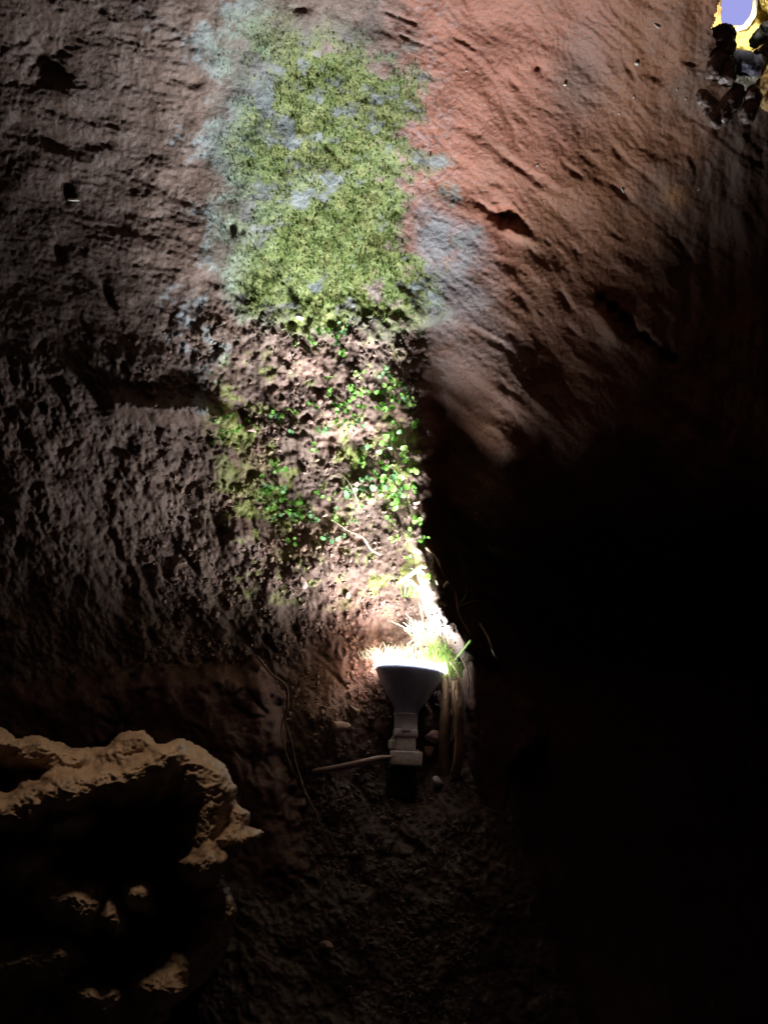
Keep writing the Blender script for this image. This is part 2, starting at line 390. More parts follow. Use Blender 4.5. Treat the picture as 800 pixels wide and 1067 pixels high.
def chain(pts, n=6, *e):             # balls strung along a polyline of (u, v, r, D)
    out = []
    for p0, p1 in zip(pts[:-1], pts[1:]):
        for k in range(n):
            t = k/n; out.append(tuple(p0[i]+(p1[i]-p0[i])*t for i in range(4))+tuple(e))
    out.append(tuple(pts[-1])+tuple(e)); return out
RID = [([(-420,830),(-80,800),(0,774),(45,787),(75,795)],16,1.27), ([(75,795),(100,798),(128,786),(150,777),(166,792)],15,1.29),
       ([(58,820),(95,815),(130,813),(160,800),(178,790)],12,1.23), ([(-420,900),(-80,872),(0,851),(40,834),(70,828)],14,1.22),
       ([(165,788),(190,786),(214,798),(233,816),(238,836),(248,858)],14,1.30), ([(188,795),(210,812),(221,840),(214,870),(214,898)],14,1.26),
       ([(214,890),(240,877),(264,871)],8,1.275), ([(214,903),(217,900)],11,1.205), ([(238,928),(236,955),(222,985),(198,1014),(160,1040)],15,1.275),
       ([(60,862),(74,857)],11,1.238), ([(20,902),(34,897)],14,1.252), ([(56,936),(88,944)],15,1.248), ([(145,934),(147,936)],8,1.245), ([(116,954),(120,956)],8,1.25),
       ([(-20,1014),(24,1004),(64,994)],14,1.262), ([(158,1034),(168,1030)],12,1.26), ([(90,1040),(112,1046)],12,1.27), ([(190,880),(200,930),(206,960)],14,1.42)]
def form_depth(u, v):
    wu = u+7*fbm(u/30, v/30, 4.4, o=3)*1.6; wv = v+7*fbm(u/30, v/30, 9.4, o=3)*1.6
    acc = np.exp(-(1.52+0*u)/.010)
    for k, (pts, r, Dc) in enumerate(RID):
        rr = r*(1+.35*perlin(u/26, v/26, 2.0*k))
        d = seg(wu, wv, pts)/np.maximum(rr, 3)
        Di = np.minimum(Dc+d**2.6*r*.0013, 1.9)
        acc = acc+np.exp(-Di/.010)
    D = -.010*np.log(acc)
    q = fbm(u/16, v/13, 6.6, o=3)
    D = D-.0065*fbm(wu/18+q*.9, wv/12, 1.7, o=4, ridge=True)-.0055*q-.0016*fbm(wu/5, wv/4, 3.1, o=3)
    return D
OUTL = [(-420,800),(-60,776),(0,758),(15,768),(45,769),(62,774),(75,781),(110,778),(130,764),(150,762),(165,775),(190,770),(215,782),(235,798),(249,820),(245,835),(256,850),(259,861),(274,865),(268,879),(247,886),(236,905),(225,916),(230,922),(242,925),(245,950),(238,985),(217,1022),(187,1044),(170,1070),(170,1200),(-420,1200)]
FO = slab('rock_formation', OUTL, form_depth, .045, 9, M_flow, 1.1, 8, .0, skirt=.50)
tag(FO, 'craggy tan flowstone mass with folded ridges jutting from the lower left, nearest the viewer', 'rock formation')

# ---------------------------------------------------------------- the opening at the top right
def ropening():
    Dw = D_at(735, 60)
    specs = [
     ('boulder', [(751,40,13,Dw+.0,1,1,1,0),(755,36,11,Dw),(757,48,9,Dw)], M_knob, 'rounded grey-brown knob of rock touching the left edge of the bright opening'),
     ('boulder', [(752,70,14,Dw+.01),(748,62,10,Dw),(744,74,9,Dw),(758,80,9,Dw)], M_knob, 'shiny brown lump of rock under the rounded knob beside the opening'),
     ('boulder', [(776,66,12,Dw+.03),(784,68,10,Dw+.03),(770,62,9,Dw+.03),(790,60,8,Dw+.04)], M_viol, 'grey-violet rock at the foot of the bright opening, above the black gap'),
     ('boulder', chain([(752,120,11,Dw+.02),(762,104,9,Dw+.01),(768,94,7,Dw+.01)], 3), M_knob, 'finger-shaped brown stone leaning right below the black gap'),
     ('boulder', chain([(778,118,9,Dw+.015),(784,104,8,Dw+.01),(783,94,5,Dw)], 3), M_knob, 'small pointed dark stone right of the finger-shaped stone'),
     ('boulder', chain([(732,100,7,Dw+.02),(740,110,8,Dw+.02),(746,124,9,Dw+.02)], 3), M_knob, 'low greyish stone lower left of the finger-shaped stone'),
     ('boulder', [(806,50,18,Dw+.05),(812,76,18,Dw+.05),(802,88,13,Dw+.05),(806,104,13,Dw+.05),(822,30,20,Dw+.08)], M_yrock, 'sunlit ochre rock with ragged edge at the right border below the black wedge'),
     ('boulder', chain([(788,42,7,Dw+.02),(800,32,9,Dw+.01),(830,12,14,Dw)], 4), M_black, 'black-coloured wedge standing in for the dark gap crossing the opening at the right border'),  # darkness of the diagonal gap painted as a black lump
     ('boulder', chain([(758,44,16,Dw+.17),(780,44,14,Dw+.17),(791,22,9,Dw+.18),(794,2,9,Dw+.18),(797,-30,10,Dw+.18)], 4), M_yel, 'yellow mossy sunlit rock curving round the patch of sky'),
     ('boulder', chain([(752,30,3.5,Dw+.15),(764,32,3.2,Dw+.15),(776,28,3.2,Dw+.15),(784,17,3.2,Dw+.15),(787,0,3.2,Dw+.15),(788,-25,3.5,Dw+.15)], 9), M_glare_rim, 'cream-white sliver added for the overexposed rim edging the patch of sky'),
     ('boulder', [(760,86,18,Dw+.22),(784,88,18,Dw+.22),(774,104,18,Dw+.2)], M_black, 'black backing added to darken the gap under the grey-violet rock'),  # added behind the gap so that it shows black
     ('boulder', chain([(738,48,9,Dw+.16),(742,24,8,Dw+.16),(744,4,7,Dw+.17),(746,-30,8,Dw+.18)], 3), M_yrock, 'sliver of orange sunlit rock left of the patch of sky'),
     ('boulder', chain([(812,-40,20,Dw+.10),(808,-5,16,Dw+.12),(818,10,14,Dw+.12)], 3), M_yel, 'yellow lit rock in the very top right corner'),
    ]
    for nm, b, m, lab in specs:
        o = blobrock(nm, b, m, .0022, .0012 if m is M_glare_rim else .0045, .011, smooth=2, fold=.5)
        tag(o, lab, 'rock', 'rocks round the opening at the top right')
    # sky beyond and a rock shaft round it
    n = 48; c = P(770, 0, Dw+.9)
    ring = [c+.30*(math.cos(2*math.pi*k/n)*RT+math.sin(2*math.pi*k/n)*UP) for k in range(n)]
    tag(mesh_obj('sky', ring, [list(range(n))], M_sky), kind='structure')
    vt, fc = [], []
    for j, (dd, rr) in enumerate(((.17, 78), (.3, 95), (.6, 95), (.86, 120))):
        for k in range(n):
            a = 2*math.pi*k/n; D = Dw+dd; r = rr*(1+.14*math.sin(3*a+j)+.08*math.sin(7*a+2*j))
            vt.append(P(800+r*math.cos(a), 40-r*math.sin(a), D))
    for j in range(3):
        for k in range(n): fc.append([j*n+k, j*n+(k+1) % n, (j+1)*n+(k+1) % n, (j+1)*n+k])
    tag(mesh_obj('rock_shaft', vt, fc, M_hole), kind='structure')
    return Dw
DW = ropening()

# ---------------------------------------------------------------- tubes and the like
def tube(pts, radii, sides=7, caps=True, wob=0):
    pts = [np.array(p, float) for p in pts]; vt, fc = [], []; n = len(pts)
    for i, p in enumerate(pts):
        t = pts[min(i+1, n-1)]-pts[max(i-1, 0)]; t /= (np.linalg.norm(t)+1e-9)
        a = np.cross(t, [.3, .9, .2]); a /= np.linalg.norm(a); b = np.cross(t, a)
        for k in range(sides):
            th = 2*math.pi*k/sides; rr = radii[i]*(1+wob*random.uniform(-1, 1))
            vt.append(p+rr*(math.cos(th)*a+math.sin(th)*b))
    for i in range(n-1):
        for k in range(sides): fc.append([i*sides+k, i*sides+(k+1) % sides, (i+1)*sides+(k+1) % sides, (i+1)*sides+k])
    if caps: fc.append(list(range(sides))[::-1]); fc.append([(n-1)*sides+k for k in range(sides)])
    return vt, fc
def spline(ctrl, n=8):
    c = [np.array(p, float) for p in ctrl]; c = [2*c[0]-c[1]]+c+[2*c[-1]-c[-2]]; out = []
    for i in range(1, len(c)-2):
        for k in range(n):
            t = k/n; out.append(.5*((2*c[i])+(-c[i-1]+c[i+1])*t+(2*c[i-1]-5*c[i]+4*c[i+1]-c[i+2])*t*t+(-c[i-1]+3*c[i]-3*c[i+1]+c[i+2])*t**3))
    out.append(c[-2]); return out
def merge(parts):
    V_, F_ = [], []
    for v, f in parts:
        o = len(V_); V_ += list(v); F_ += [[i+o for i in q_] for q_ in f]
    return V_, F_

# ---------------------------------------------------------------- the lamp
LD = 2.0; S = LD/F                       # metres per photo pixel at the lamp
LB = PV(421, 801, LD)
lampM = Matrix.Rotation(math.radians(4.5), 4, 'Y')
L = empty('flood_lamp', LB); L.rotation_euler = (math.radians(0), math.radians(2.5), 0)
tag(L, 'lit reflector lamp with dark funnel-shaped back, pointing straight up from a grey socket', 'lamp')
def lathe(name, prof, m, parent, seg_=56, shell=0, loc=(0,0,0), rx=0, ry=0):
    vt, fc = [], []
    for (r, h) in prof:
        for k in range(seg_):
            a = 2*math.pi*k/seg_; vt.append((r*S*math.cos(a), r*S*math.sin(a), h*S))
    for i in range(len(prof)-1):
        for k in range(seg_): fc.append([i*seg_+k, i*seg_+(k+1) % seg_, (i+1)*seg_+(k+1) % seg_, (i+1)*seg_+k])
    fc.append(list(range(seg_))[::-1]); fc.append([(len(prof)-1)*seg_+k for k in range(seg_)])
    o = mesh_obj(name, vt, fc, m, parent); o.location = Vector(loc)*S; o.rotation_euler = (rx, ry, 0)
    return o
def rbox(name, cx, cy, cz, sx, sy, sz, m, parent, bev=1.4):
    bm = bmesh.new(); bmesh.ops.create_cube(bm, size=1, matrix=Matrix.Translation(Vector((cx, cy, cz))*S) @ Matrix.Diagonal((sx*S, sy*S, sz*S, 1)))
    bmesh.ops.bevel(bm, geom=bm.edges[:], offset=bev*S, segments=3, affect='EDGES', profile=.6)
    me = bpy.data.meshes.new(name); bm.to_mesh(me); bm.free(); me.polygons.foreach_set('use_smooth', [True]*len(me.polygons)); me.materials.append(m)
    return link(bpy.data.objects.new(name, me), parent)
tilt = math.radians(3.0)
R0 = (0, 0, 56)
refl = lathe('reflector', [(11.6,-1),(12.6,0),(13,4),(15,8),(18.5,13),(22.5,19),(26.5,25.5),(30.5,32.5),(34,39),(36.8,44.5),(37.6,47.5),(36.5,48)], M_glass, L, loc=R0, ry=tilt)
rim = lathe('lens_rim', [(36.2,47.2),(38.6,47.6),(39.4,49.2),(39.0,51.4),(37.4,52.6),(36,52.6)], M_rim, L, loc=R0, ry=tilt)
lens = lathe('lens', [(36.6,51.8),(34,53.2),(26,55),(14,56.2),(3,56.6)], M_lens, L, loc=R0, ry=tilt)
neck = lathe('neck', [(11.5,36),(12.8,37),(13.0,39),(12.2,40),(12.4,54),(13.2,55.2),(13.2,56.4),(12,57)], M_neck, L)
sock = empty('socket', (0, 0, 0)); sock.parent = L
rbox('socket_collar', 0, 0, 35.5, 26, 24, 9, M_sock, sock, 2.6)
rbox('socket_body', .8, 0, 24.5, 20.5, 21, 15, M_sock, sock, 1.6)
rbox('socket_lug', -13.2, 0, 23.8, 9, 12, 10, M_sock, sock, 2.2)
rbox('socket_lug', -11, 0, 29, 8, 10, 6, M_sock, sock, 2)
rbox('socket_block', 1.5, 0, 9.5, 34, 26, 15, M_sock, sock, 1.8)
lathe('screw', [(2.0,0),(2.2,1.4),(1.2,2)], M_neck, sock, 14, loc=(12.5, -9, 17))
rbox('mount', -3, 12, -14, 30, 24, 32, M_black, L, 2)
# flattened cable running left from the socket
cp = spline([P(408,789,1.985), P(396,790,1.965), P(380,794,1.955), P(358,799,1.965), P(335,803,1.975), P(312,806,2.0), P(300,806,2.03)], 8)
cr = [.0022+.0030*math.sin(math.pi*min(1, max(0, i/len(cp)))**.8) for i in range(len(cp))]
vt, fc = tube(cp, cr, 12)
o = mesh_obj('cable', vt, fc, M_cable, L); o.matrix_parent_inverse = Matrix.Translation(-LB) if False else (Matrix.Translation(LB) @ Matrix.Rotation(math.radians(2.5), 4, 'Y')).inverted()

# ---------------------------------------------------------------- stones
def stone(u, v, ru, rv, m, lab, D=None, ang=0, name='stone', grp=None, off=.004, cat='stone'):
    if D is None: D = D_at(u, v)-off
    bm = bmesh.new(); bmesh.ops.create_icosphere(bm, subdivisions=3, radius=1)
    sd = random.uniform(0, 50)
    planes = [(Vector((random.gauss(0,1), random.gauss(0,1), random.gauss(0,1))).normalized(), random.uniform(.45, .8)) for _ in range(9)]
    for vv in bm.verts:
        p = vv.co.copy(); k = 1+.28*float(perlin(np.array(p.x*.9+sd), np.array(p.y*.9), np.array(p.z*.9)))+.1*float(perlin(np.array(p.x*3+sd), np.array(p.y*3), np.array(p.z*3)))
        for n_, c_ in planes:
            e_ = p.dot(n_)-c_
            if e_ > 0: p -= n_*e_*.85
        vv.co = Vector((p.x*ru, p.y*min(ru, rv)*.9, p.z*rv))*k*(D/F)
    me = bpy.data.meshes.new(name); bm.to_mesh(me); bm.free(); me.polygons.foreach_set('use_smooth', [True]*len(me.polygons)); me.materials.append(m)
    o = link(bpy.data.objects.new(name, me)); o.location = PV(u, v, D); o.rotation_euler = (PITCH, math.radians(ang), random.uniform(-.3, .3))
    tag(o, lab, cat, grp); return o
stone(353,757,11.5,7.5,M_stone,'flat pinkish stone with a pointed left side, largest stone left of the lamp neck', ang=8, off=.012)
stone(369,742,6.5,8,M_bark,'reddish oval stone just above and right of the flat pinkish stone', ang=-30, off=.01)
stone(455,816,8,6,M_pale,'pale grey-green stone below and right of the lamp socket', ang=25, off=.012)
stone(341,986,9,6.5,M_stone,'small tan stone alone on the dark soil near the bottom', ang=15, off=.01)
stone(447,783,7,6,M_bark,'brown stone wedged against the right side of the socket', ang=-20, off=.015)
stone(452,768,9,7,M_stone,'rough brown-pink stone right of the lamp neck', ang=20, off=.01)
stone(262,447,6,4,M_stone,'small orange-pink stone in the rubble left of the seedlings', ang=10, off=.01)
stone(316,607,5,8,M_stone,'upright orange stone in the rubble upper left of the lamp', ang=-10, off=.012)
stone(434,522,5,4,M_stone,'small reddish stone at the right edge of the rubble below the seedlings', ang=-10, off=.012)
stone(338,536,4,4,M_stone,'tiny pink stone lying on the rubble above the lit soil', off=.012)
stone(407,465,3,3,M_pale,'tiny white round pebble among the seedlings', off=.014, name='pebble', cat='pebble')
stone(312,330,5,4,M_pale,'little pale stone under the lower edge of the moss', ang=20, off=.01)
stone(362,822,4,3,M_bark,'small brown crumb of stone below the cable', off=.008, name='pebble', cat='pebble')
stone(155,414//2,4,2,M_pale,'small pale sliver of stone beside the dark slot in the left wall', D=D_at(78,207)-.004, name='pebble', cat='pebble') if False else stone(77,208,6,2.2,M_pale,'small pale sliver of stone below a dark slot in the left wall', ang=5, name='pebble', cat='pebble')
# glinting flecks on the right wall
for (u, v, a, ru, rv) in ((663,66,20,2.6,2.4),(589,87,0,2.4,2.2),(660,101,10,1.4,1.6),(706,92,0,1.3,2.4),(715,102,30,1.3,2.2),(648,196,-20,1.3,6.5),(728,196,25,1.2,4),(684,26,-50,1.4,6),(560,172,0,1.2,1.2),(486,73,0,1.5,1.5),(645,118,0,1.2,1.2)):
    stone(u, v, ru, rv, M_pale, 'tiny white mineral fleck on the reddish right-hand wall', ang=a, off=.0008, name='mineral_fleck', grp='white flecks on the reddish wall', cat='fleck')

# ---------------------------------------------------------------- crumbs of soil and gravel (uncountable)
def scatter_chips(n, region, size, name, colf):
    ico = bmesh.new(); bmesh.ops.create_icosphere(ico, subdivisions=1, radius=1)
    bv = np.array([v.co[:] for v in ico.verts]); bf = np.array([[v.index for v in f.verts] for f in ico.faces]); ico.free()
    u, v = region(n); n = len(u)
    D = depth(u[None], v[None])[0]; c = P(u, v, D)
    r = size[0]*(size[1]/size[0])**(RNG.random(n)**2.2)
    sc_ = RNG.uniform(.5, 1.3, (n, 3)); q_ = RNG.normal(size=(n, 3, 3)); q_ = np.linalg.qr(q_)[0]
    jit = 1+RNG.uniform(-.28, .28, (n, len(bv)))
    vt = bv[None]*jit[..., None]*sc_[:, None]*r[:, None, None]
    vt = np.einsum('nij,nkj->nki', q_, vt)+c[:, None]
    fc = (bf[None]+np.arange(n)[:, None, None]*len(bv)).reshape(-1, 3)
    col = np.repeat(colf(u, v), len(bv), axis=0)
    return mesh_obj(name, vt.reshape(-1, 3), fc, M_grav, colors=col, smooth=False)
def reg_soil(n):
    u = RNG.uniform(150, 500, n*3); v = RNG.uniform(330, 1060, n*3)
    e = 436+np.maximum(v-540, 0)*.3
    dens = np.where(v < 600, .45, .95)*(u < e)*((v < 690) | (u > 285+(v-690)*.22))*ss(perlin(u/30, v/30), -.35, .25)
    dens = dens*np.where(v > 700, np.where(u < 520, 1, 0), 1)*np.where((v < 560) & (u < 220), .5, 1)
    k = RNG.random(n*3) < dens; return u[k][:n], v[k][:n]
def col_soil(u, v):
    a, _ = albedo(u[None], v[None]); k = RNG.uniform(.6, 1.9, len(u))[:, None]; return np.clip(a[0]*k, 0, .6)
tag(scatter_chips(9000, reg_soil, (.0012, .0065), 'gravel', col_soil), 'loose crumbs of soil and grit on the rubble around and below the lamp', 'gravel', kind='stuff')

# ---------------------------------------------------------------- moss tufts (uncountable)
def moss_blades(n):
    u = RNG.uniform(190, 470, n*4); v = RNG.uniform(-10, 620, n*4)
    a, mo = albedo(u[None], v[None]); mo = mo[0]
    g = a[0][:, 1]/(a[0][:, 0]+1e-6)
    k = (RNG.random(n*4) < np.where(v < 350, mo, ss(g, 1.0, 1.2)*.5)); u, v, a = u[k][:n], v[k][:n], a[0][k][:n]; n = len(u)
    D = depth(u[None], v[None])[0]; c = P(u, v, D)
    out = -FW[None]+RNG.normal(size=(n, 3))*.45+UP[None]*RNG.uniform(-.5, .2, (n, 1))
    out /= np.linalg.norm(out, axis=1)[:, None]
    ln = RNG.uniform(.0014, .0036, n)[:, None]; w = RNG.uniform(.0005, .0011, n)[:, None]
    side = np.cross(out, RNG.normal(size=(n, 3))); side /= np.linalg.norm(side, axis=1)[:, None]
    tip = c+out*ln+RNG.normal(size=(n, 3))*.001
    mid = c+out*ln*.55
    vt = np.stack([c-out*.001-side*w*.6, c-out*.001+side*w*.6, mid+side*w, tip, mid-side*w], 1).reshape(-1, 3)
    b = np.arange(n)[:, None]*5
    f4 = np.concatenate([b+0, b+1, b+2, b+4], 1); f3 = np.concatenate([b+4, b+2, b+3, b+3], 1)
    f3 = f3[:, :3]
    faces = np.concatenate([np.concatenate([b, b+1, b+2], 1), np.concatenate([b, b+2, b+4], 1), f3])
    col = np.repeat(np.clip(a*RNG.uniform(.8, 1.3, n)[:, None], 0, .5), 5, axis=0)
    return mesh_obj('moss', vt, faces, M_moss, colors=col)
tag(moss_blades(7000), 'short yellow-green moss covering the lit strip of wall above the lamp', 'moss', kind='stuff')

# ---------------------------------------------------------------- seedlings
def leafgeo(c, up, out, r):
    up = np.array(up); out = np.array(out); side = np.cross(up, out); side /= np.linalg.norm(side)+1e-9
    up = up/np.linalg.norm(up)
    vt = [c]; fc = []
    for k in range(9):
        a = 2*math.pi*k/9; rr = r*(1-.16*abs(math.cos(a*.5))**6)
        vt.append(c+rr*math.cos(a)*up+rr*.85*math.sin(a)*side-out*r*.18*(math.cos(2*a)))
    for k in range(9): fc.append([0, 1+k, 1+(k+1) % 9])
    return vt, fc
def seedling(u, v, size, m, lab, grp):
    D = D_at(u, v); c = P(u, v, D); nl = random.choice((2, 3, 3, 4, 5)); parts = []
    o_ = empty('seedling', Vector(c)) if size > 4.1 else None
    for k in range(nl):
        dirn = -FW*random.uniform(.5, 1)+UP*random.uniform(-.5, .6)+RT*random.uniform(-.9, .9); dirn /= np.linalg.norm(dirn)
        h = random.uniform(1.6, 3.2)*size*S; tip = c+dirn*h-UP*h*.1
        up = RT*random.uniform(-1, 1)+UP*random.uniform(-1, 1)+FW*random.uniform(-.4, .4)
        nrm = -FW+RT*random.uniform(-.5, .5)-UP*random.uniform(-.1, 1.0); nrm /= np.linalg.norm(nrm)
        lf = leafgeo(tip, up, nrm, size*S*random.uniform(.6, 1.0))
        st = tube([c, c+dirn*h*.5+UP*h*.04, tip], [.0005, .00045, .0004], 4)
        if o_:
            a = mesh_obj('leaf', np.array(lf[0])-c, lf[1], m, o_); b = mesh_obj('stem', np.array(st[0])-c, st[1], M_leaf2, o_)
        else: parts += [lf, st]
    if o_: o = o_
    else:
        vt, fc = merge(parts); o = mesh_obj('seedling', np.array(vt)-c, fc, m); o.location = Vector(c)
    tag(o, lab, 'seedling', grp)
zones = [ # cu, cv, su, sv, n, size range, label, group
 (415,488,11,18,16,(3.4,5),'bright green round-leafed seedling in the dense patch at the right edge of the rubble','seedlings in the dense patch at the right edge'),
 (385,502,16,14,14,(2.6,4.3),'green seedling in the loose patch just left of the dense patch','seedlings left of the dense patch'),
 (400,415,22,22,22,(2.6,4.2),'small green seedling scattered below the moss on the upper right rubble','seedlings on the upper right rubble'),
 (335,350,18,9,9,(2,3.4),'tiny pale green seedling just under the lower edge of the moss','seedlings under the moss'),
 (345,428,34,22,20,(2.4,3.6),'tiny pale green seedling scattered across the middle of the rubble','seedlings across the middle of the rubble'),
 (285,512,10,22,12,(2.6,4.3),'yellow-green seedling in the slanting strip on the left of the rubble','seedlings in the left strip'),
 (322,532,18,12,14,(2.6,4.2),'bright green seedling in the patch at the foot of the rubble above the lit soil','seedlings at the foot of the rubble'),
 (238,445,10,12,7,(2,3.6),'yellow-green seedling beside the dark hollow on the left of the rubble','seedlings by the dark hollow'),
 (372,535,26,14,14,(2,3.2),'tiny green seedling on the brightly lit soil above the lamp','seedlings on the lit soil'),
 (436,585,6,26,9,(2.4,4),'vivid green seedling among the white-lit twigs right above the lamp','seedlings among the twigs'),
]
for cu_, cv_, su_, sv_, n, (s0, s1), lab, grp in zones:
    for k in range(n):
        u = random.gauss(cu_, su_); v = random.gauss(cv_, sv_)
        u = min(u, 434+max(v-540, 0)*.3)
        seedling(u, v, random.uniform(s0, s1), random.choice((M_leaf, M_leaf, M_leaf2, M_leaf3)), lab, grp)

# ---------------------------------------------------------------- twigs, roots, grass round the lamp
def strand(name, pts, r0, r1, m, lab=None, cat=None, grp=None, sides=7, wob=.12, forks=(), parent=None):
    sp = spline([P(u, v, D) for u, v, D in pts], 8); n = len(sp)
    parts = [tube(sp, [(r0+(r1-r0)*i/(n-1))*S for i in range(n)], sides, True, wob)]
    for f in forks:
        fp = spline([P(u, v, D) for u, v, D in f], 6); k = len(fp)
        parts.append(tube(fp, [(r1*1.05+(r1*.3-r1*1.05)*i/(k-1))*S for i in range(k)], sides, True, wob))
    vt, fc = merge(parts); o = mesh_obj(name, vt, fc, m, parent)
    if lab: tag(o, lab, cat, grp)
    return o
strand('twig', [(464,694,2.045),(458,664,2.04),(450,642,2.03),(438,614,2.025),(430,598,2.03)], 4.4, 3.4, M_root, 'thick pale twig rising from the lamp rim, brilliantly lit', 'twig',
       forks=[[(438,614,2.025),(426,604,2.02),(417,607,2.02)]])
strand('twig', [(415,607,2.02),(428,598,1.985),(440,589,1.965),(443,591,1.96)], 2.2, 2.2, M_root, 'short pale twig slanting up to a blunt end at the top of the lit tangle', 'twig')
strand('twig', [(450,634,2.02),(457,620,1.985),(466,607,1.965)], 2.4, 1.8, M_root, 'short forked pale twig pointing up right above the lamp', 'twig', forks=[[(456,620,1.985),(456,611,1.97),(454,605,1.96)]])
strand('twig', [(474,688,2.0),(483,677,1.975),(491,667,1.965)], 1.2, 1.6, M_leaf2, 'thin pale green twig with a knob tip at the far right of the tangle', 'twig')
strand('twig', [(440,684,2.05),(438,660,2.04),(440,645,2.035),(437,628,2.03)], 1.0, .6, M_root, 'fine upright stalk standing left of the thick pale twig', 'twig')
strand('twig', [(468,694,2.045),(470,665,2.035),(466,640,2.03),(470,622,2.03)], 1.1, .5, M_root, 'fine upright stalk standing right of the thick pale twig', 'twig')
strand('hanging_root', [(474,712,2.03),(476,735,1.99),(478,760,1.985),(478,790,1.985),(474,806,2.0)], 4.6, 5.5, M_bark, 'thick brown root hanging down right of the lamp', 'root', wob=.2)
strand('hanging_root', [(462,700,2.05),(464,740,2.02),(462,780,2.02),(466,820,2.03)], 5, 6, M_bark, 'dark brown root close behind the lamp on the right', 'root', wob=.2)
strand('hanging_root', [(470,690,2.02),(478,705,1.985),(482,725,1.97),(478,738,1.97),(473,722,1.975),(477,708,1.98)], 1.1, .7, M_root, 'thin looped pale root hanging beside the thick brown root', 'root')
strand('hanging_root', [(466,694,2.02),(470,715,1.985),(472,745,1.975),(470,772,1.985)], .9, .6, M_root, 'thin straight pale root hanging in front of the brown roots', 'root')
strand('hanging_root', [(478,680,2.02),(487,700,1.98),(488,722,1.975),(483,742,1.98)], .9, .6, M_root, 'thin outer pale root hanging against the narrow right slab', 'root')
strand('root', [(268,684,1.95),(282,702,1.93),(298,715,1.925),(300,735,1.915),(297,750,1.915),(304,775,1.91),(308,795,1.905),(318,825,1.89),(330,850,1.875),(340,880,1.865),(346,905,1.87)], 1.3, .8, M_slabroot,
       'long pale root creeping down the right edge of the broad left slab', 'root', forks=[[(300,735,1.915),(293,760,1.925),(300,790,1.91),(310,812,1.9)],[(286,706,1.93),(292,722,1.925),(300,728,1.918)]])
strand('root', [(345,540,2.03),(362,552,2.02),(378,560,2.01),(386,572,2.02),(396,578,2.03)], .9, .6, M_root, 'thin pale rootlet lying across the lit soil above the lamp', 'root')
strand('root', [(352,492,2.05),(362,500,2.03),(370,515,2.03),(374,530,2.04)], .8, .5, M_root, 'curved pale rootlet among the seedlings', 'root')
strand('root', [(u_, v_, D_at(u_, v_)-.004) for u_, v_ in ((444,570),(456,584),(462,600),(474,618),(478,640),(490,662))], 1.8, 1.0, M_bark, 'gnarled brown root along the right rim of the niche', 'root', wob=.3, forks=[])
strand('root', [(500,650,2.06),(508,664,2.0),(514,680,1.99),(520,690,2.02)], 1.4, .8, M_root, 'short pale root curling on the dark wall right of the tangle', 'root')
strand('root', [(538,612,2.2),(536,630,2.17),(542,650,2.17)], 1.0, .6, M_bark, 'faint brown rootlet on the dark wall farther right', 'root')
parts = []
for k in range(26):
    u0 = random.uniform(440, 484); v0 = random.uniform(676, 716) if k < 18 else random.uniform(640, 680); D0 = random.uniform(2.0, 2.05); pts_ = [(u0, v0, D0)]
    a_ = random.gauss(0, .45); L_ = random.uniform(24, 60)
    for q_ in range(5):
        a_ += random.gauss(0, .5); u0 += math.sin(a_)*L_/5; v0 -= abs(math.cos(a_))*L_/5; D0 += random.gauss(0, .006); pts_.append((u0, v0, D0))
    sp_ = spline([P(*p) for p in pts_], 5); n_ = len(sp_)
    parts.append(tube(sp_, [(random.uniform(.55, .8)*(1-.5*i/n_))*S for i in range(n_)], 5))
    if random.random() < .7: parts.append(leafgeo(np.array(sp_[-1]), UP+RT*random.uniform(-.6, .6), -FW+RT*random.uniform(-.7, .7), random.uniform(1.6, 3)*S))
vt, fc = merge(parts)
tag(mesh_obj('stem_tangle', vt, fc, M_stem), 'glowing tangle of thin pale stems with small leaves rising right behind the lamp rim', 'stems')
# grass tufts: each tuft one thing, blades are its texture
def tuft(u, v, D, n, ln, spread, m, lab, lean=0):
    parts = []; c = P(u, v, D)
    for k in range(n):
        b = c+RT*random.gauss(0, spread)*S+FW*random.gauss(0, spread)*S*.8
        d = UP*random.uniform(.7, 1)+RT*(random.gauss(lean, .45))-FW*random.uniform(-.1, .5); d /= np.linalg.norm(d); h = random.uniform(.45, 1)*ln*S
        mid = b+d*h*.5+UP*h*.06; tip = b+d*h-UP*h*.12+RT*random.gauss(0, .12)*h
        sd = np.cross(d, -FW); sd /= np.linalg.norm(sd)+1e-9; w = random.uniform(.5, 1.1)*S
        parts.append(([b-sd*w*.7, b+sd*w*.7, mid+sd*w, mid-sd*w, tip], [[0, 1, 2, 3], [3, 2, 4]]))
    vt, fc = merge(parts); o = mesh_obj('grass_tuft', np.array(vt)-c, fc, m); o.location = Vector(c)
    return tag(o, lab, 'grass tuft')
tuft(470,706,2.03,30,30,4,M_leaf2,'yellow-green grass tuft at the right side of the lamp rim',.12)
tuft(462,690,2.03,46,40,6,M_leaf2,'pale grass tuft behind the right side of the lamp rim',.05)
tuft(447,672,2.05,70,44,10,M_root,'grass coloured pale for lamp glare, standing right behind the lamp',0)  # blown-out whiteness of this and the next two tufts put into a pale colour
tuft(415,686,2.065,60,24,14,M_root,'grass coloured pale for lamp glare, in the centre right behind the lamp lens',0)
tuft(390,686,2.07,30,18,7,M_root,'grass coloured pale for lamp glare, at the left behind the lamp rim',-.15)
tuft(432,622,2.04,30,22,6,M_leaf,'vivid green grass left of the thick pale twig',-.1)
tuft(428,700,2.055,30,34,12,M_leaf2,'thin grass shoots rising close behind the lamp rim',0)

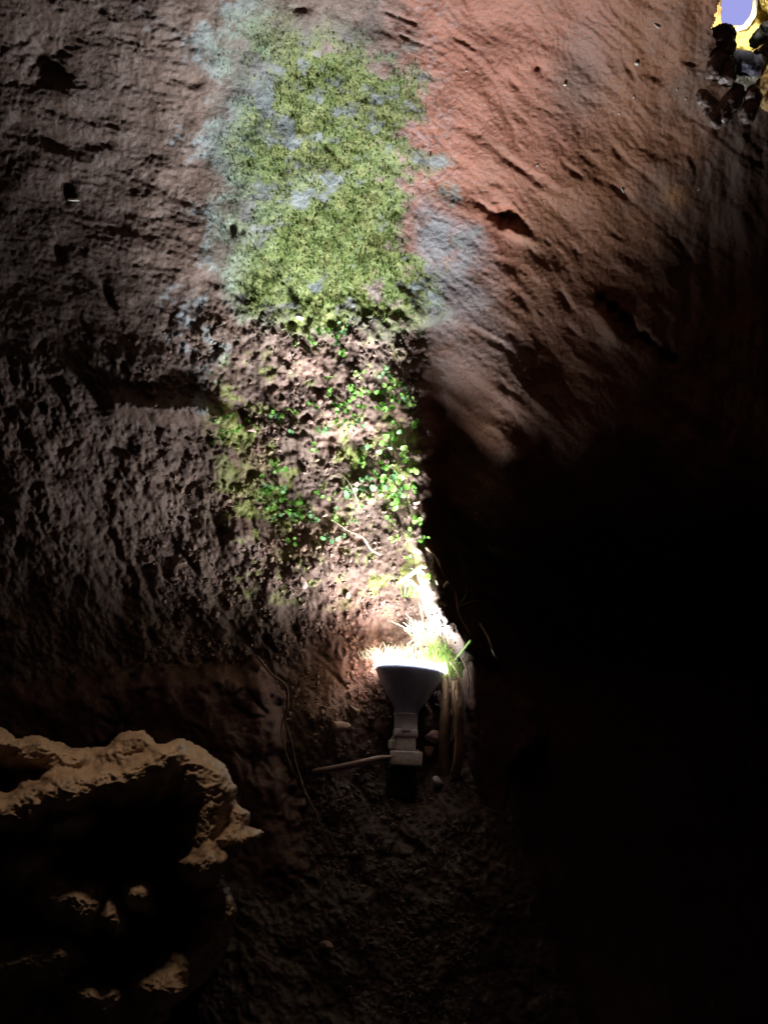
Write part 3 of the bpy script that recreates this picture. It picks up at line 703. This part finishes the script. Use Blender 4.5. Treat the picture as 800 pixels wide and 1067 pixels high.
# ---------------------------------------------------------------- light
ax = Vector((0, -math.sin(math.radians(6)), math.cos(math.radians(6))))
ax = Vector(UP*math.cos(math.radians(-9))+FW*math.sin(math.radians(-9))+RT*(-.02)).normalized()
sp = bpy.data.lights.new('lamp_beam', 'SPOT'); sp.energy = 138; sp.spot_size = math.radians(84); sp.spot_blend = 1; sp.shadow_soft_size = .062
sp.color = (.97, .98, 1); so = bpy.data.objects.new('lamp_beam', sp); COL.objects.link(so)
so.location = PV(424.5, 689, LD); so.rotation_euler = (-ax).to_track_quat('Z', 'Y').to_euler()
s2 = bpy.data.lights.new('lamp_spill', 'SPOT'); s2.energy = 21; s2.spot_size = math.radians(168); s2.spot_blend = .6; s2.shadow_soft_size = .035; s2.color = (.97, .97, 1)
so2 = bpy.data.objects.new('lamp_spill', s2); COL.objects.link(so2); so2.location = so.location; so2.rotation_euler = so.rotation_euler
# daylight falling on the rocks beyond the opening
dl = bpy.data.lights.new('daylight_outside', 'SPOT'); dl.energy = 22; dl.spot_size = math.radians(36); dl.spot_blend = .5; dl.shadow_soft_size = .05; dl.color = (1, .93, .75)
do = bpy.data.objects.new('daylight_outside', dl); COL.objects.link(do)
dpos = PV(830, -150, DW-.15); tgt = PV(785, 40, DW+.12); do.location = dpos; do.rotation_euler = (dpos-tgt).to_track_quat('Z', 'Y').to_euler()

fl = bpy.data.lights.new('formation_fill', 'SPOT'); fl.energy = 10; fl.spot_size = math.radians(34); fl.spot_blend = 1; fl.shadow_soft_size = .05; fl.color = (1, .8, .6)  # added fill spot out of view, brightens the ridges of the formation
fo = bpy.data.objects.new('formation_fill', fl); COL.objects.link(fo)
fpos = PV(230, -150, 1.04); ftg = PV(150, 800, 1.28); fo.location = fpos; fo.rotation_euler = (fpos-ftg).to_track_quat('Z', 'Y').to_euler()
w = bpy.data.worlds.new('World'); sc.world = w; w.use_nodes = True
bg = w.node_tree.nodes['Background']; bg.inputs[0].default_value = (.7, .62, .65, 1); bg.inputs[1].default_value = .015

# ---------------------------------------------------------------- camera
cd = bpy.data.cameras.new('camera'); cd.sensor_fit = 'HORIZONTAL'; cd.sensor_width = 36; cd.lens = 36*F/800; cd.clip_end = 100; cd.clip_start = .02
co_ = bpy.data.objects.new('camera', cd); COL.objects.link(co_); co_.location = CAM; co_.rotation_euler = (math.pi/2+PITCH, 0, 0)
sc.camera = co_
sc.view_settings.view_transform = 'Standard'; sc.view_settings.look = 'None'; sc.view_settings.exposure = 0; sc.view_settings.gamma = 1
sc.render.engine = 'CYCLES'; sc.cycles.max_bounces = 6; sc.cycles.diffuse_bounces = 4
